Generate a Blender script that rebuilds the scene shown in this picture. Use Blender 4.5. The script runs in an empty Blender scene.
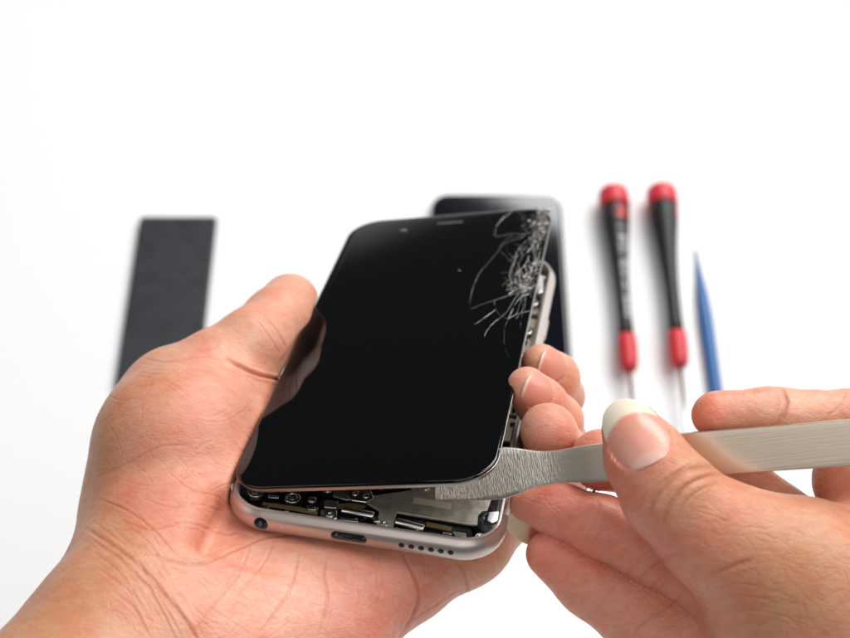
import bpy, bmesh, math, random
import numpy as np
from mathutils import Matrix, Vector

random.seed(4); RNG = np.random.default_rng(7)
S = bpy.context.scene
COL = S.collection

# ------------------------------------------------------------------ camera, world, lamps, exposure
CAMH, PITCH, F, CX, CY = 558.0, math.radians(55), 1400.0, 425.0, 319.0      # millimetres / pixels
cam = bpy.data.objects.new('camera', bpy.data.cameras.new('camera'))
COL.objects.link(cam); S.camera = cam
cam.location = (0, 0, CAMH / 1000); cam.rotation_euler = (math.radians(90) - PITCH, 0, 0)
cam.data.sensor_width = 36; cam.data.lens = F / 850 * 36
cam.data.clip_start = .01; cam.data.clip_end = 50
cam.data.dof.use_dof = True; cam.data.dof.focus_distance = .330; cam.data.dof.aperture_fstop = 15

W = bpy.data.worlds.new('World'); S.world = W; W.use_nodes = True
bg = W.node_tree.nodes['Background']; bg.inputs[0].default_value = (.93, .97, 1, 1); bg.inputs[1].default_value = .04

def area(name, loc, target, size, power, col=(1, 1, 1)):
    l = bpy.data.lights.new(name, 'AREA'); l.shape = 'RECTANGLE'; l.size, l.size_y = size
    l.energy = power; l.color = col
    o = bpy.data.objects.new(name, l); COL.objects.link(o); o.location = loc
    o.rotation_euler = (Vector(target) - Vector(loc)).to_track_quat('-Z', 'Y').to_euler()
    return o
area('softbox', (.78, .50, 1.10), (.02, .25, .2), (1.0, 1.0), 12.3, (1, .98, .95))
area('softbox', (-.95, .15, 1.0), (-.02, .25, .2), (.8, .9), 2.6, (.97, .98, 1))
area('softbox', (.1, -.55, 1.15), (0, .3, .15), (1.0, .6), 3.2, (1, .98, .96))
area('softbox', (0, .75, 1.6), (0, .6, 0), (1.3, .9), 5, (1, 1, 1))  # added overhead fill, evens out the shadows on the table
sb = area('softbox', (.64, 1.65, 1.143), (.04, .455, 0), (1.15, .81), 24, (.98, .99, 1))
sb.rotation_euler.rotate_axis('Z', math.radians(-6))

S.view_settings.view_transform = 'Standard'; S.view_settings.look = 'None'
S.view_settings.exposure = 0; S.view_settings.gamma = 1
S.render.engine = 'CYCLES'; S.render.resolution_x = 1024; S.render.resolution_y = 769

# ------------------------------------------------------------------ frames and coordinates (millimetres)
RT = np.array([1., 0, 0]); FW = np.array([0, math.cos(PITCH), -math.sin(PITCH)]); UP = np.array([0, math.sin(PITCH), math.cos(PITCH)])
C2W = np.stack([RT, UP, FW], 1)                       # (right, up, depth) -> world
CAM = np.array([0, 0, CAMH])
def project(P): return np.stack([CX + F * P[:, 0] / P[:, 2], CY - F * P[:, 1] / P[:, 2]], 1)
def c2w(P): return np.asarray(P, float) @ C2W.T + CAM
def I(px, py, d): return np.array([(px - CX) * d / F, (CY - py) * d / F, d], float)
def nrm(v): v = np.asarray(v, float); return v / np.linalg.norm(v)
class Frame:                                           # u, v in a plane, w out of it (camera-space millimetres)
    def __init__(s, o, x, y):
        s.o = np.asarray(o, float); s.x = nrm(x); y = np.asarray(y, float); s.y = nrm(y - s.x * (y @ s.x))
        n = np.cross(s.x, s.y) ; s.n = -n if n[2] > 0 else n
        s.R = np.stack([s.x, s.y, s.n], 1)
    def out(s, p): return np.asarray(p, float) @ s.R.T + s.o
    def loc(s, P): return (np.asarray(P, float) - s.o) @ s.R
    def hit(s, px, py, w=0.):                          # where the line of sight meets the plane at height w
        r = I(px, py, 1.); o = s.o + s.n * w
        t = (o @ s.n) / (r @ s.n); return r * t
    def uv(s, px, py, w=0.): return s.loc(s.hit(px, py, w))[:2]
    def matrix(s):
        R = C2W @ s.R; o = c2w(s.o) / 1000
        M = Matrix.Identity(4)
        for i in range(3):
            for j in range(3): M[i][j] = R[i, j]
            M[i][3] = o[i]
        return M
BODY = Frame((-48.5, -44.1, 328.3), (.984, -.126, -.129), (.176, .52, .836))
so = BODY.out((.6, 4.4, 2.2)); sx = BODY.out((64.4, 4.4, 16.4)) - so; sy = BODY.out((.6, 142, 1.5)) - so
SCR = Frame(so, sx, sy)
TOPW = Frame((0, 0, 0), (1, 0, 0), (0, 1, 0))
def T(px, py, h=0.):                                   # point on the table (world mm) seen at a pixel, at height h
    r = c2w(I(px, py, 1.)) - CAM; t = (h - CAMH) / r[2]; return CAM + r * t

# ------------------------------------------------------------------ object helpers
def mesh(name, V, Fc, smooth=True, mats=()):
    me = bpy.data.meshes.new(name); me.from_pydata([tuple(v) for v in np.asarray(V, float) / 1000], [], [tuple(map(int, f)) for f in Fc])
    me.validate(); me.update()
    if smooth: me.polygons.foreach_set('use_smooth', [True] * len(me.polygons))
    for m in mats: me.materials.append(m)
    return me
def link(name, me, parent=None, label=None):
    o = bpy.data.objects.new(name, me); COL.objects.link(o)
    if parent: o.parent = parent
    if label: o['label'] = label
    return o
def tag(o, label=None, cat=None, group=None, kind=None):
    for k, v in (('label', label), ('category', cat), ('group', group), ('kind', kind)):
        if v: o[k] = v
    return o
def empty(name, M):
    o = bpy.data.objects.new(name, None); COL.objects.link(o); o.matrix_world = M; o.empty_display_size = .01; return o
def bevel(o, w, seg=2, ang=35):
    m = o.modifiers.new('bevel', 'BEVEL'); m.width = w / 1000; m.segments = seg; m.limit_method = 'ANGLE'; m.angle_limit = math.radians(ang)
    o.data.polygons.foreach_set('use_smooth', [True] * len(o.data.polygons))
    n = o.modifiers.new('wn', 'WEIGHTED_NORMAL'); n.keep_sharp = False
    return o
class MB:
    def __init__(s): s.v = []; s.f = []
    def add(s, V, Fc):
        b = len(s.v); s.v += [tuple(x) for x in V]; s.f += [tuple(i + b for i in f) for f in Fc]; return s
    def prism(s, poly, z0, z1):
        n = len(poly); a = sum(poly[i][0] * poly[(i + 1) % n][1] - poly[(i + 1) % n][0] * poly[i][1] for i in range(n))
        if a < 0: poly = poly[::-1]
        V = [(p[0], p[1], z0) for p in poly] + [(p[0], p[1], z1) for p in poly]
        Fc = [tuple(range(n))[::-1], tuple(range(n, 2 * n))] + [(i, (i + 1) % n, n + (i + 1) % n, n + i) for i in range(n)]
        return s.add(V, Fc)
    def box(s, x0, x1, y0, y1, z0, z1): return s.prism([(x0, y0), (x1, y0), (x1, y1), (x0, y1)], z0, z1)
    def lathe(s, prof, c=(0, 0, 0), ax='z', seg=32):   # prof: (radius, height)
        V = []; n = len(prof)
        for r, h in prof:
            for k in range(seg):
                a = 2 * math.pi * k / seg; x, y = r * math.cos(a), r * math.sin(a)
                p = (x, y, h) if ax == 'z' else (x, h, y) if ax == 'y' else (h, x, y)
                V.append((p[0] + c[0], p[1] + c[1], p[2] + c[2]))
        Fc = [(i * seg + k, i * seg + (k + 1) % seg, (i + 1) * seg + (k + 1) % seg, (i + 1) * seg + k) for i in range(n - 1) for k in range(seg)]
        if prof[0][0] > 1e-6: Fc.append(tuple(range(seg))[::-1])
        if prof[-1][0] > 1e-6: Fc.append(tuple(range((n - 1) * seg, n * seg)))
        if ax == 'y': Fc = [f[::-1] for f in Fc]
        return s.add(V, Fc)
    def strip(s, pts, w, z0, h):                       # thin raised ridge of triangular section along a 2D polyline
        P = np.array(pts, float); n = len(P)
        d = np.gradient(P, axis=0); d /= np.linalg.norm(d, axis=1)[:, None] + 1e-9; q = np.stack([-d[:, 1], d[:, 0]], 1)
        V = []
        for i in range(n):
            ww = w * (1 if 0 < i < n - 1 else .25) * (w and random.uniform(.6, 1.3))
            a = P[i] + q[i] * ww / 2; b = P[i] - q[i] * ww / 2
            V += [(a[0], a[1], z0), (P[i][0], P[i][1], z0 + h), (b[0], b[1], z0)]
        Fc = []
        for i in range(n - 1):
            for k in range(2): Fc.append((3 * i + k, 3 * i + k + 1, 3 * i + k + 4, 3 * i + k + 3))
        return s.add(V, Fc)
    def build(s, name, mat, parent=None, smooth=False, label=None, fix=True):
        me = mesh(name, s.v, s.f, smooth, [mat] if mat else [])
        if fix:
            bm = bmesh.new(); bm.from_mesh(me); bmesh.ops.remove_doubles(bm, verts=bm.verts, dist=1e-7); bmesh.ops.recalc_face_normals(bm, faces=bm.faces); bm.to_mesh(me); bm.free()
        return link(name, me, parent, label)
def rrect(w, h, r, n=10, x0=0, y0=0):                  # rounded rectangle outline, counter-clockwise
    P = []
    for cx, cy, a0 in ((w - r, h - r, 0), (r, h - r, 90), (r, r, 180), (w - r, r, 270)):
        for k in range(n + 1):
            a = math.radians(a0 + 90 * k / n); P.append((x0 + cx + r * math.cos(a), y0 + cy + r * math.sin(a)))
    return P
def inset_rr(w, h, r, o, n=10, x0=0, y0=0): return rrect(w - 2 * o, h - 2 * o, max(r - o, .3), n, x0 + o, y0 + o)
def sweep(w, h, r, prof, n=10, closed=True, caps=False):   # prof: (inset, height) swept round a rounded rectangle
    V = []; m = 4 * (n + 1)
    for o, z in prof: V += [(x, y, z) for x, y in inset_rr(w, h, r, o, n)]
    k = len(prof); Fc = []
    for i in range(k if closed else k - 1):
        j = (i + 1) % k
        for a in range(m): b = (a + 1) % m; Fc.append((i * m + a, i * m + b, j * m + b, j * m + a))
    if caps: Fc += [tuple(range(m))[::-1], tuple(range((k - 1) * m, k * m))]
    return V, Fc

# ------------------------------------------------------------------ materials
def mat(name, col=(.5, .5, .5), rough=.5, metal=0., **kw):
    m = bpy.data.materials.new(name); m.use_nodes = True; b = m.node_tree.nodes['Principled BSDF']
    b.inputs['Base Color'].default_value = (*col, 1); b.inputs['Roughness'].default_value = rough; b.inputs['Metallic'].default_value = metal
    for k, v in kw.items(): b.inputs[k.replace('_', ' ')].default_value = v
    return m
def N(m, t, **kw):
    n = m.node_tree.nodes.new(t)
    for k, v in kw.items():
        if k in n.inputs: n.inputs[k].default_value = v
        else: setattr(n, k, v)
    return n
def L(m, a, b): m.node_tree.links.new(a, b)
def BS(m): return m.node_tree.nodes['Principled BSDF']
def grain(m, scale=400, bump=.1, dist=.0002, stretch=(1, 1, 1), roughvar=0, colvar=0, detail=4):
    tc = N(m, 'ShaderNodeTexCoord'); mp = N(m, 'ShaderNodeMapping'); mp.inputs['Scale'].default_value = stretch
    L(m, tc.outputs['Object'], mp.inputs['Vector'])
    n = N(m, 'ShaderNodeTexNoise', Scale=scale, Detail=detail); L(m, mp.outputs[0], n.inputs['Vector'])
    if bump:
        b = N(m, 'ShaderNodeBump', Strength=bump, Distance=dist); L(m, n.outputs[0], b.inputs['Height']); L(m, b.outputs[0], BS(m).inputs['Normal'])
    if roughvar:
        r0 = BS(m).inputs['Roughness'].default_value
        mr = N(m, 'ShaderNodeMapRange'); mr.inputs[1].default_value = .3; mr.inputs[2].default_value = .7
        mr.inputs[3].default_value = max(r0 - roughvar, .02); mr.inputs[4].default_value = r0 + roughvar
        L(m, n.outputs[0], mr.inputs[0]); L(m, mr.outputs[0], BS(m).inputs['Roughness'])
    if colvar:
        c = BS(m).inputs['Base Color'].default_value[:3]
        cr = N(m, 'ShaderNodeMix', data_type='RGBA')
        cr.inputs[6].default_value = (*[x * (1 - colvar) for x in c], 1); cr.inputs[7].default_value = (*[min(1, x * (1 + colvar)) for x in c], 1)
        L(m, n.outputs[0], cr.inputs[0]); L(m, cr.outputs[2], BS(m).inputs['Base Color'])
    return m

M_table = grain(mat('white_tabletop', (.88, .88, .88), .6), 40, .03, .0005)
M_frame = grain(mat('anodised_frame', (.56, .49, .455), .36, .8), 2500, .08, .00003)
M_blackin = grain(mat('black_interior', (.012, .012, .013), .3), 600, .25, .0003, roughvar=.15)
M_blackfilm = grain(mat('black_film', (.01, .01, .012), .16), 500, .5, .0005)
M_shield = grain(mat('shield_steel', (.66, .63, .57), .33, .9), 500, .12, .0002, colvar=.18, roughvar=.1)
M_shieldgold = grain(mat('shield_tape', (.66, .61, .50), .42, .7), 420, .25, .0002, colvar=.28, roughvar=.1)
M_steel = mat('bright_steel', (.82, .80, .76), .32, 1.)
M_screw = mat('screw_steel', (.62, .60, .56), .28, 1.)
M_hole = mat('dark_recess', (.01, .01, .01), .6)  # near-black stands in for shade deep in the ports; also on chips
M_glass = mat('black_screen_glass', (.0025, .0025, .003), .03, 0, IOR=1.5)
M_bezel = mat('screen_bezel', (.075, .07, .068), .35)
M_chassis = grain(mat('screen_chassis', (.40, .375, .33), .3, 1.), 800, .15, .0001, (1, .1, 1), colvar=.15)
M_crack = mat('glass_fracture', (.62, .60, .56), .22, .35)
M_shards = []
for i, (c, r, me_) in enumerate((((.75, .70, .62), .2, .8), ((.42, .36, .30), .25, .7), ((.10, .09, .08), .1, .3), ((.02, .018, .02), .06, 0.), ((.85, .82, .78), .3, .3))):
    M_shards.append(mat('glass_shard_%d' % i, c, r, me_))

# ------------------------------------------------------------------ table
V = [(-4000, -3000, 0), (4000, -3000, 0), (4000, 6000, 0), (-4000, 6000, 0)]
tag(link('tabletop', mesh('tabletop', V, [(0, 1, 2, 3)], False, [M_table])), kind='structure')

# ------------------------------------------------------------------ the opened phone body
body = empty('opened_phone', BODY.matrix())
tag(body, 'opened metal phone body held in the palm with its bottom screws and connectors bare', 'phone')
BW, BH, BR_ = 67., 138., 10.5
prof = []
for k in range(15):                                     # outer bulge from the rim to the back
    a = math.radians(62 - 152 * k / 14); prof.append((2.7 - 2.7 * math.cos(a), -3.45 + 3.45 * math.sin(a) if a > -1.57 else -6.9))
prof[0] = (1.25, -.32)
prof = [(1.75, -.05), (1.35, -.08)] + prof + [(3.4, -6.9), (3.4, -5.4), (2.3, -5.3), (2.3, -1.1), (2.0, -.9), (2.0, -.1)]
V, Fc = sweep(BW, BH, BR_, prof, 14)
mb = MB().add(V, Fc); fr = mb.build('metal_frame', M_frame, body, True)
cut = MB()
def bottom_uw(px, py):                                  # pixel -> (u, w) on the bottom wall (v about 0)
    r = I(px, py, 1.); t = ((BODY.o + BODY.y * .3) @ BODY.y) / (r @ BODY.y); q = BODY.loc(r * t); return q[0], q[2]
def cyl_v(cx, cz, r, y0, y1): cut.lathe([(r, y0), (r, y1)], (cx, 0, cz), 'y', 28)
ju, jw = bottom_uw(261, 524); cyl_v(ju, -3.4, 1.75, -2, 4.5)
mu, mw = bottom_uw(282.5, 529)
lu, lw = bottom_uw(349, 538.5)
slot = [(lu + x, -3.45 + z) for x, z in rrect(8.6, 2.5, 1.2, 8, -4.3, -1.25)]
n_ = len(slot)
cut.add([(x, -2, z) for x, z in slot] + [(x, 4.5, z) for x, z in slot], [tuple(range(n_)), tuple(range(n_, 2 * n_))[::-1]] + [(i, n_ + i, n_ + (i + 1) % n_, (i + 1) % n_) for i in range(n_)])
holes = []
for k in range(6):
    u, w = bottom_uw(401.5 + 9.82 * k, 547.5 + 1.5 * k); holes.append(u); cyl_v(u, -3.4, .72, -2, 4.5)
co = cut.build('cutter', None)
co.parent = body
bo = fr.modifiers.new('b', 'BOOLEAN'); bo.object = co; bo.operation = 'DIFFERENCE'; bo.solver = 'EXACT'
bpy.context.view_layer.update()
dg = bpy.context.evaluated_depsgraph_get()
nm = bpy.data.meshes.new_from_object(fr.evaluated_get(dg)); fr.modifiers.clear(); fr.data = nm
bpy.data.objects.remove(co)
m_ = fr.modifiers.new('e', 'EDGE_SPLIT'); m_.split_angle = math.radians(38)
MB().prism(inset_rr(BW, BH, BR_, 3.3), -6.85, -6.3).build('back_plate', M_frame, body)
MB().prism(inset_rr(BW, BH, BR_, 3.35), -5.3, -5.0).build('inner_tray', M_blackin, body)
# port linings
def ring_v(name, u, w, r, t, y0, y1, m):
    return MB().lathe([(r, y1), (r, y0), (r + t, y0), (r + t, y1)], (u, 0, w), 'y', 28).build(name, m, body, True)
o = ring_v('headphone_socket', ju, -3.4, 1.5, .28, 1.0, 5, M_blackfilm)
MB().lathe([(.01, 2.6), (1.5, 2.6), (1.5, 3.)], (ju, 0, -3.4), 'y', 24).build('dark_socket_end', M_hole, o)  # black disc paints the depth of the socket dark
o = MB().add(*(lambda P: ([(x, .9, z) for x, z in P] + [(x, 3.9, z) for x, z in P] + [(lu + (x - lu) * .9, .9, -3.45 + (z + 3.45) * .72) for x, z in P] + [(lu + (x - lu) * .9, 3.9, -3.45 + (z + 3.45) * .72) for x, z in P],
    [(i, (i + 1) % n_, 2 * n_ + (i + 1) % n_, 2 * n_ + i) for i in range(n_)] + [(2 * n_ + i, 2 * n_ + (i + 1) % n_, 3 * n_ + (i + 1) % n_, 3 * n_ + i) for i in range(n_)] + [tuple(range(3 * n_, 4 * n_))]))(slot)).build('charging_port', M_blackfilm, body, True)
MB().box(lu - 3.2, lu + 3.2, 1.4, 4, -3.75, -3.2).build('contact_tongue', M_hole, o)
MB().lathe([(.01, -.02), (.55, .05), (.6, .3), (.6, 1.2)], (mu, 0, -3.5), 'y', 20).build('case_screw', M_steel, body, True)
for u in holes:
    ring_v('speaker_hole', u, -3.4, .45, .25, 1.1, 2.4, M_blackfilm)

def bu(pts, w): return [tuple(BODY.uv(x, y, w)) for x, y in pts]
def BP(u, v): return tuple(project(BODY.out((u, v, -3.2))[None])[0])
def plate(name, pts, w, th, m, bv=.15, parent=body, label=None):
    o = MB().prism(bu(pts, w), w - th, w).build(name, m, parent, label=label); return bevel(o, bv) if bv else o
def screw(px, py, w, r=1.2, ring=None, parent=body, h=1.0):
    u, v = BODY.uv(px, py, w); mb = MB()
    o = MB().lathe([(r, -h), (r, -.1), (r * .92, 0), (r * .5, .02), (r * .42, -.25), (.01, -.28)], (u, v, w), 'z', 20).build('screw', M_screw, parent, True)
    if ring: MB().lathe([(r * 1.02, .05), (ring * .95, .05), (ring, -.1), (ring, -.8), (r * 1.02, -.8), (r * 1.02, .05)], (u, v, w - .12), 'z', 24).build('washer', M_steel, o, True)
    return o
plate('shield_cover', [(373, 495.5), (411, 490), (411, 483), (437, 481), (470, 488), (492, 498), (482, 525), (470, 524), (397, 512), (392, 530), (376, 527), (379.5, 510), (367, 503)], -1.6, .7, M_shieldgold)
plate('battery', [(250, 470), (400, 470), (408, 478), (404, 486), (330, 489), (262, 489)], -2.0, 2.8, M_blackfilm, .3)
plate('shield_cover', [(334, 484), (372, 484), (370, 498), (347, 500), (333, 496)], -2.2, .5, M_shield)
o = plate('connector_bracket', [(349, 488.5), (372, 491.5), (374, 498), (366, 502), (351, 500), (347, 494)], -1.4, .8, M_steel, .3)
screw(355, 492.5, -1.1, .85, parent=o); screw(366, 495, -1.1, .85, parent=o)
o = plate('screw_bracket', [(324, 509), (337, 509.5), (337.5, 518), (333, 519.5), (324.5, 518.5)], -1.5, .7, M_steel, .3)
screw(329.8, 514, -1.25, .95, parent=o)
plate('screw_bracket', [(324.5, 499.5), (338.5, 501), (337, 508), (324, 507)], -2.0, .9, M_shield, .3)
screw(384.6, 523, -1.3, .9)
def bar(px0, py0, px1, py1, w, r, m, name='antenna_spring'):
    a = np.array(BODY.uv(px0, py0, w)); b = np.array(BODY.uv(px1, py1, w)); d = (b - a); l = np.linalg.norm(d); ang = math.atan2(d[1], d[0])
    o = MB().lathe([(.01, 0), (r * .8, 0), (r, .25), (r, l - .25), (r * .8, l), (.01, l)], (0, 0, 0), 'x', 14).build(name, m, body, True)
    o.location = (a[0] / 1000, a[1] / 1000, w / 1000); o.rotation_euler = (0, 0, ang); o.scale = (1, 1, .6); return o
bar(342, 509.5, 374, 515.5, -1.7, 1.0, M_steel); bar(396, 521, 424, 528.5, -1.7, 1.0, M_steel)
screw(256, 491, -2.2, 1.2, 2.1); screw(292.5, 497, -1.7, 1.05, 1.95); screw(327.5, 489, -1.2, .8, 1.1); screw(381, 485.5, -1.0, .8, 1.05)
plate('corner_clip', [(229.5, 484), (236, 482), (240, 487), (238, 491), (231, 490)], -1.4, .8, M_shield)
plate('corner_clip', [(236, 497), (247, 501), (247, 507), (238, 503)], -1.5, .6, M_shield)
plate('corner_clip', [(489, 512), (499, 511), (500, 520), (492, 523), (487, 520)], -1.3, .8, M_steel)
screw(480.5, 536.5, -1.2, .9, 1.3)
plate('foam_gasket', [(478, 515), (482, 511), (487, 510), (489, 513), (484, 517), (484, 524), (489, 528), (496, 527), (493, 534), (484, 533), (477, 526)], -1.4, .9, M_blackin, .3)
plate('speaker_mesh', [(452, 531), (466, 533), (467, 543), (459, 541)], -2.2, .5, M_shield)
plate('speaker_module', [(398, 513), (470, 526), (474, 540), (440, 541), (398, 530)], -2.8, 2., M_blackfilm, .3)
plate('audio_module', [(236, 494), (322, 498), (322, 517), (286, 516), (238, 503)], -2.9, 1.9, M_blackfilm, .3)
for (x, y) in ((287, 511), (303, 516), (309, 519), (341, 522), (352, 525), (405, 534), (447, 534), (270, 505), (316, 508), (284, 506)):
    u, v = BODY.uv(x, y, -2.4)
    bevel(MB().box(u - random.uniform(.4, 1.1), u + random.uniform(.4, 1.1), v - .35, v + .4, -3.2, -2.3 + random.uniform(-.2, .2)).build('solder_pad', random.choice([M_steel, M_shield, M_shield]), body), .1)
M_flex = grain(mat('flex_cable', (.20, .13, .06), .35, .2), 300, .15, .0002, colvar=.3)
plate('ribbon_cable', [(263, 502), (300, 507), (318, 512), (317, 515), (298, 511), (262, 505)], -1.9, .25, M_flex, 0)
plate('ribbon_cable', [(337, 504), (349, 503), (366, 505), (364, 508), (348, 506.5), (338, 508)], -1.5, .3, M_flex, 0)
plate('ribbon_cable', [(427, 522), (452, 527), (451, 531), (426, 526)], -1.9, .3, M_flex, 0)
plate('grounding_clip', [(307, 505), (315, 506), (316, 510), (308, 509.5)], -1.5, .5, M_steel)
plate('grounding_clip', [(372, 516.5), (379, 516), (380, 521), (374, 522)], -1.3, .6, M_steel)
plate('grounding_clip', [(268, 494), (279, 495), (279, 498), (268, 497.5)], -1.9, .4, M_shield)
plate('grounding_clip', [(428, 532), (440, 534), (440, 537), (428, 535.5)], -1.6, .5, M_steel)
plate('bracket', [(340, 517), (358, 519.5), (358, 522), (340, 520)], -1.9, .5, M_steel)
plate('data_label', [(414, 497), (452, 503), (451, 509), (413, 503)], -1.57, .05, mat('tape_label', (.60, .54, .40), .5, .2), 0)
screw(347, 526, -1.7, .7); screw(408, 533, -1.7, .75, 1.1); screw(240, 500, -1.8, .8, 1.1); screw(312, 499, -1.5, .8, 1.1); screw(426, 487, -1.2, .7, 1.0)
for k in range(22):                                      # tiny surface-mount parts
    x = random.uniform(262, 470); y = 494 + (x - 236) * .165 + random.uniform(4, 14); u, v = BODY.uv(x, y, -2.4); a, b = random.uniform(.25, .7), random.uniform(.2, .5)
    MB().box(u - a, u + a, v - b, v + b, -3.0, -2.0 + random.uniform(-.3, .2)).build('component', random.choice([M_steel, M_blackin, M_flex, M_shield, M_screw]), body)
# right flank: logic board seen through the gap under the lifted screen
plate('logic_board', [BP(50, 45), BP(63.6, 45), BP(63.6, 128), BP(61, 134), BP(50, 134.5)], -3.2, .8, grain(mat('board_tan', (.36, .30, .21), .4, .3), 500, .3, .0003, colvar=.3), .1)
for k in range(26):
    v = 52 + k * 3.0 + random.uniform(-.6, .6); u = random.uniform(59.6, 62.8); a = random.uniform(.8, 2.2); b = random.uniform(.6, 1.5)
    bevel(MB().box(u, min(u + a, 64), v, v + b, -3.4, -2.6 + random.uniform(0, 1.6)).build('chip', random.choice([M_blackin, M_hole, M_steel, M_hole]), body), .08)
for v, u in ((128, 61.5), (122, 59), (112, 62), (96, 62), (84, 61.5)):
    MB().lathe([(1.5, -1.2), (1.5, -.1), (1.3, .1), (.8, .1), (.7, -.3), (.01, -.3)], (u, v, -1.7), 'z', 24).build('screw', M_screw, body, True)
bevel(MB().prism([(60, 131), (63.5, 127), (64.3, 118), (62.5, 117), (61, 124), (57, 130)], -2.5, -1.2).build('camera_bracket', M_steel, body), .3)
# side buttons
for v, l in ((96, 9),):
    bevel(MB().box(66.6, 67.35, v, v + l, -4.3, -2.6).build('power_button', M_frame, body), .3)

# ------------------------------------------------------------------ the lifted, cracked screen
SW, SH, SR = 64.4, 137.6, 9.6
scr = empty('cracked_screen', SCR.matrix())
tag(scr, 'black touch screen with shattered top right corner lifted off the opened phone body', 'phone screen')
V, Fc = sweep(SW, SH, SR, [(1.3, -.85), (.0, -.85), (.0, -.45), (.1, -.2), (.35, -.05), (.8, 0)], 14, False, True)
MB().add(V, Fc).build('glass_panel', M_glass, scr, True).modifiers.new('e', 'EDGE_SPLIT').split_angle = math.radians(50)
V, Fc = sweep(SW, SH, SR, [(3.0, -2.1), (.7, -2.1), (.4, -1.9), (.3, -1.15), (.05, -1.1), (-.10, -.95), (-.10, -.75), (.1, -.68), (3.0, -.88)], 14)
ch = MB().add(V, Fc).build('chassis', M_chassis, scr, True); ch.modifiers.new('e', 'EDGE_SPLIT').split_angle = math.radians(40)
MB().prism(inset_rr(SW, SH, SR, 2.9), -1.95, -.9).build('backing', M_blackin, scr)
u, v = SCR.uv(450, 222.5)
MB().prism(rrect(8.2, .9, .44, 6, u - 4.1, v - .45), -.1, .006).build('earpiece_slot', mat('earpiece_mesh', (.10, .095, .09), .45), scr)
u, v = SCR.uv(403.5, 230.5)
MB().lathe([(.01, .008), (1.1, .008), (1.15, -.1)], (u, v, 0), 'z', 24).build('front_camera', mat('front_lens', (.03, .03, .04), .15), scr, True)
def su(pts, z=0): return [tuple(SCR.uv(x, y, z)) for x, y in pts]
def c1(p): return (420 + p[0] / 5.3125, 180 + p[1] / 5.3125)
def c2(p): return (450 + p[0] / 5.3125, 260 + p[1] / 5.3125)
def smoothline(P, n=5):
    P = np.array(P, float); out = []
    for i in range(len(P) - 1):
        p0, p1, p2, p3 = P[max(i - 1, 0)], P[i], P[i + 1], P[min(i + 2, len(P) - 1)]
        for k in range(n):
            t = k / n; out.append(.5 * (2 * p1 + (p2 - p0) * t + (2 * p0 - 5 * p1 + 4 * p2 - p3) * t * t + (3 * p1 - p0 - 3 * p2 + p3) * t ** 3))
    return out + [P[-1]]
def inscr(p, m=.25): return m < p[0] < SW - m and m < p[1] < SH - m
cr = MB()
def crack(pts, w, h=.05, jit=.0):
    q = smoothline(su(pts)); q = [(x + random.gauss(0, jit), y + random.gauss(0, jit)) for x, y in q]
    q = [p for p in q if inscr(p)]
    w *= .42; i = 0
    while i < len(q) - 2:                               # broken into runs of changing width with small gaps
        n_ = random.randint(4, 12); cr.strip(q[i:i + n_ + 1], w * random.uniform(.5, 1.35), .004, h * .6) if len(q[i:i + n_ + 1]) > 2 else None
        i += n_ + (1 if random.random() < .25 else 0)
for pts, w in (
    ([(500, 160), (455, 190), (410, 240), (395, 300)], .22), ([(395, 300), (440, 295), (500, 285), (560, 292)], .15),
    ([(450, 335), (370, 430), (320, 490), (285, 560), (272, 620)], .12), ([(450, 335), (500, 318), (545, 300), (560, 250), (545, 200), (500, 160)], .10),
    ([(395, 300), (380, 240), (350, 190)], .04), ([(512, 378), (505, 430), (480, 500), (490, 560)], .25), ([(530, 370), (545, 390), (525, 450), (505, 520), (520, 560)], .22),
    ([(580, 400), (570, 430), (540, 480), (530, 520), (545, 570)], .25), ([(600, 375), (610, 420), (575, 470), (560, 520), (560, 570)], .22),
    ([(640, 380), (620, 430), (590, 480), (570, 530), (580, 570)], .3), ([(665, 375), (650, 410), (615, 470), (600, 530)], .3), ([(650, 360), (620, 370), (580, 365), (520, 372)], .12),
    ([(460, 585), (480, 550), (520, 540), (560, 560)], .2), ([(470, 610), (500, 590), (545, 595), (590, 570)], .2), ([(700, 210), (640, 260), (560, 330), (512, 378)], .15)):
    crack([c1(p) for p in pts], w, jit=.07)
for pts, w in (
    ([(150, 80), (115, 170), (105, 235)], .09), ([(450, 140), (380, 170), (310, 190), (235, 215)], .2), ([(235, 215), (170, 235), (110, 262)], .05),
    ([(395, 175), (360, 215), (340, 245), (320, 290), (312, 312)], .2), ([(240, 265), (185, 305), (130, 343)], .14), ([(260, 310), (215, 350), (180, 405)], .26),
    ([(430, 268), (390, 278), (350, 290), (310, 312)], .28), ([(310, 312), (275, 300), (245, 265), (235, 215)], .14), ([(310, 312), (292, 360), (286, 430), (300, 490), (322, 522)], .08),
    ([(300, 130), (320, 140), (340, 175)], .2), ([(340, 95), (350, 120), (375, 140), (400, 150)], .25), ([(300, 165), (330, 150), (360, 160)], .2), ([(325, 180), (345, 160), (385, 155), (420, 140)], .3),
    ([(365, 105), (375, 130), (380, 165)], .22), ([(410, 60), (395, 95), (405, 140)], .3), ([(430, 70), (420, 100), (430, 135)], .3), ([(345, 5), (320, 60), (315, 110)], .15), ([(420, 140), (400, 220), (395, 280)], .06)):
    crack([c2(p) for p in pts], w, jit=.06)
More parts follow.
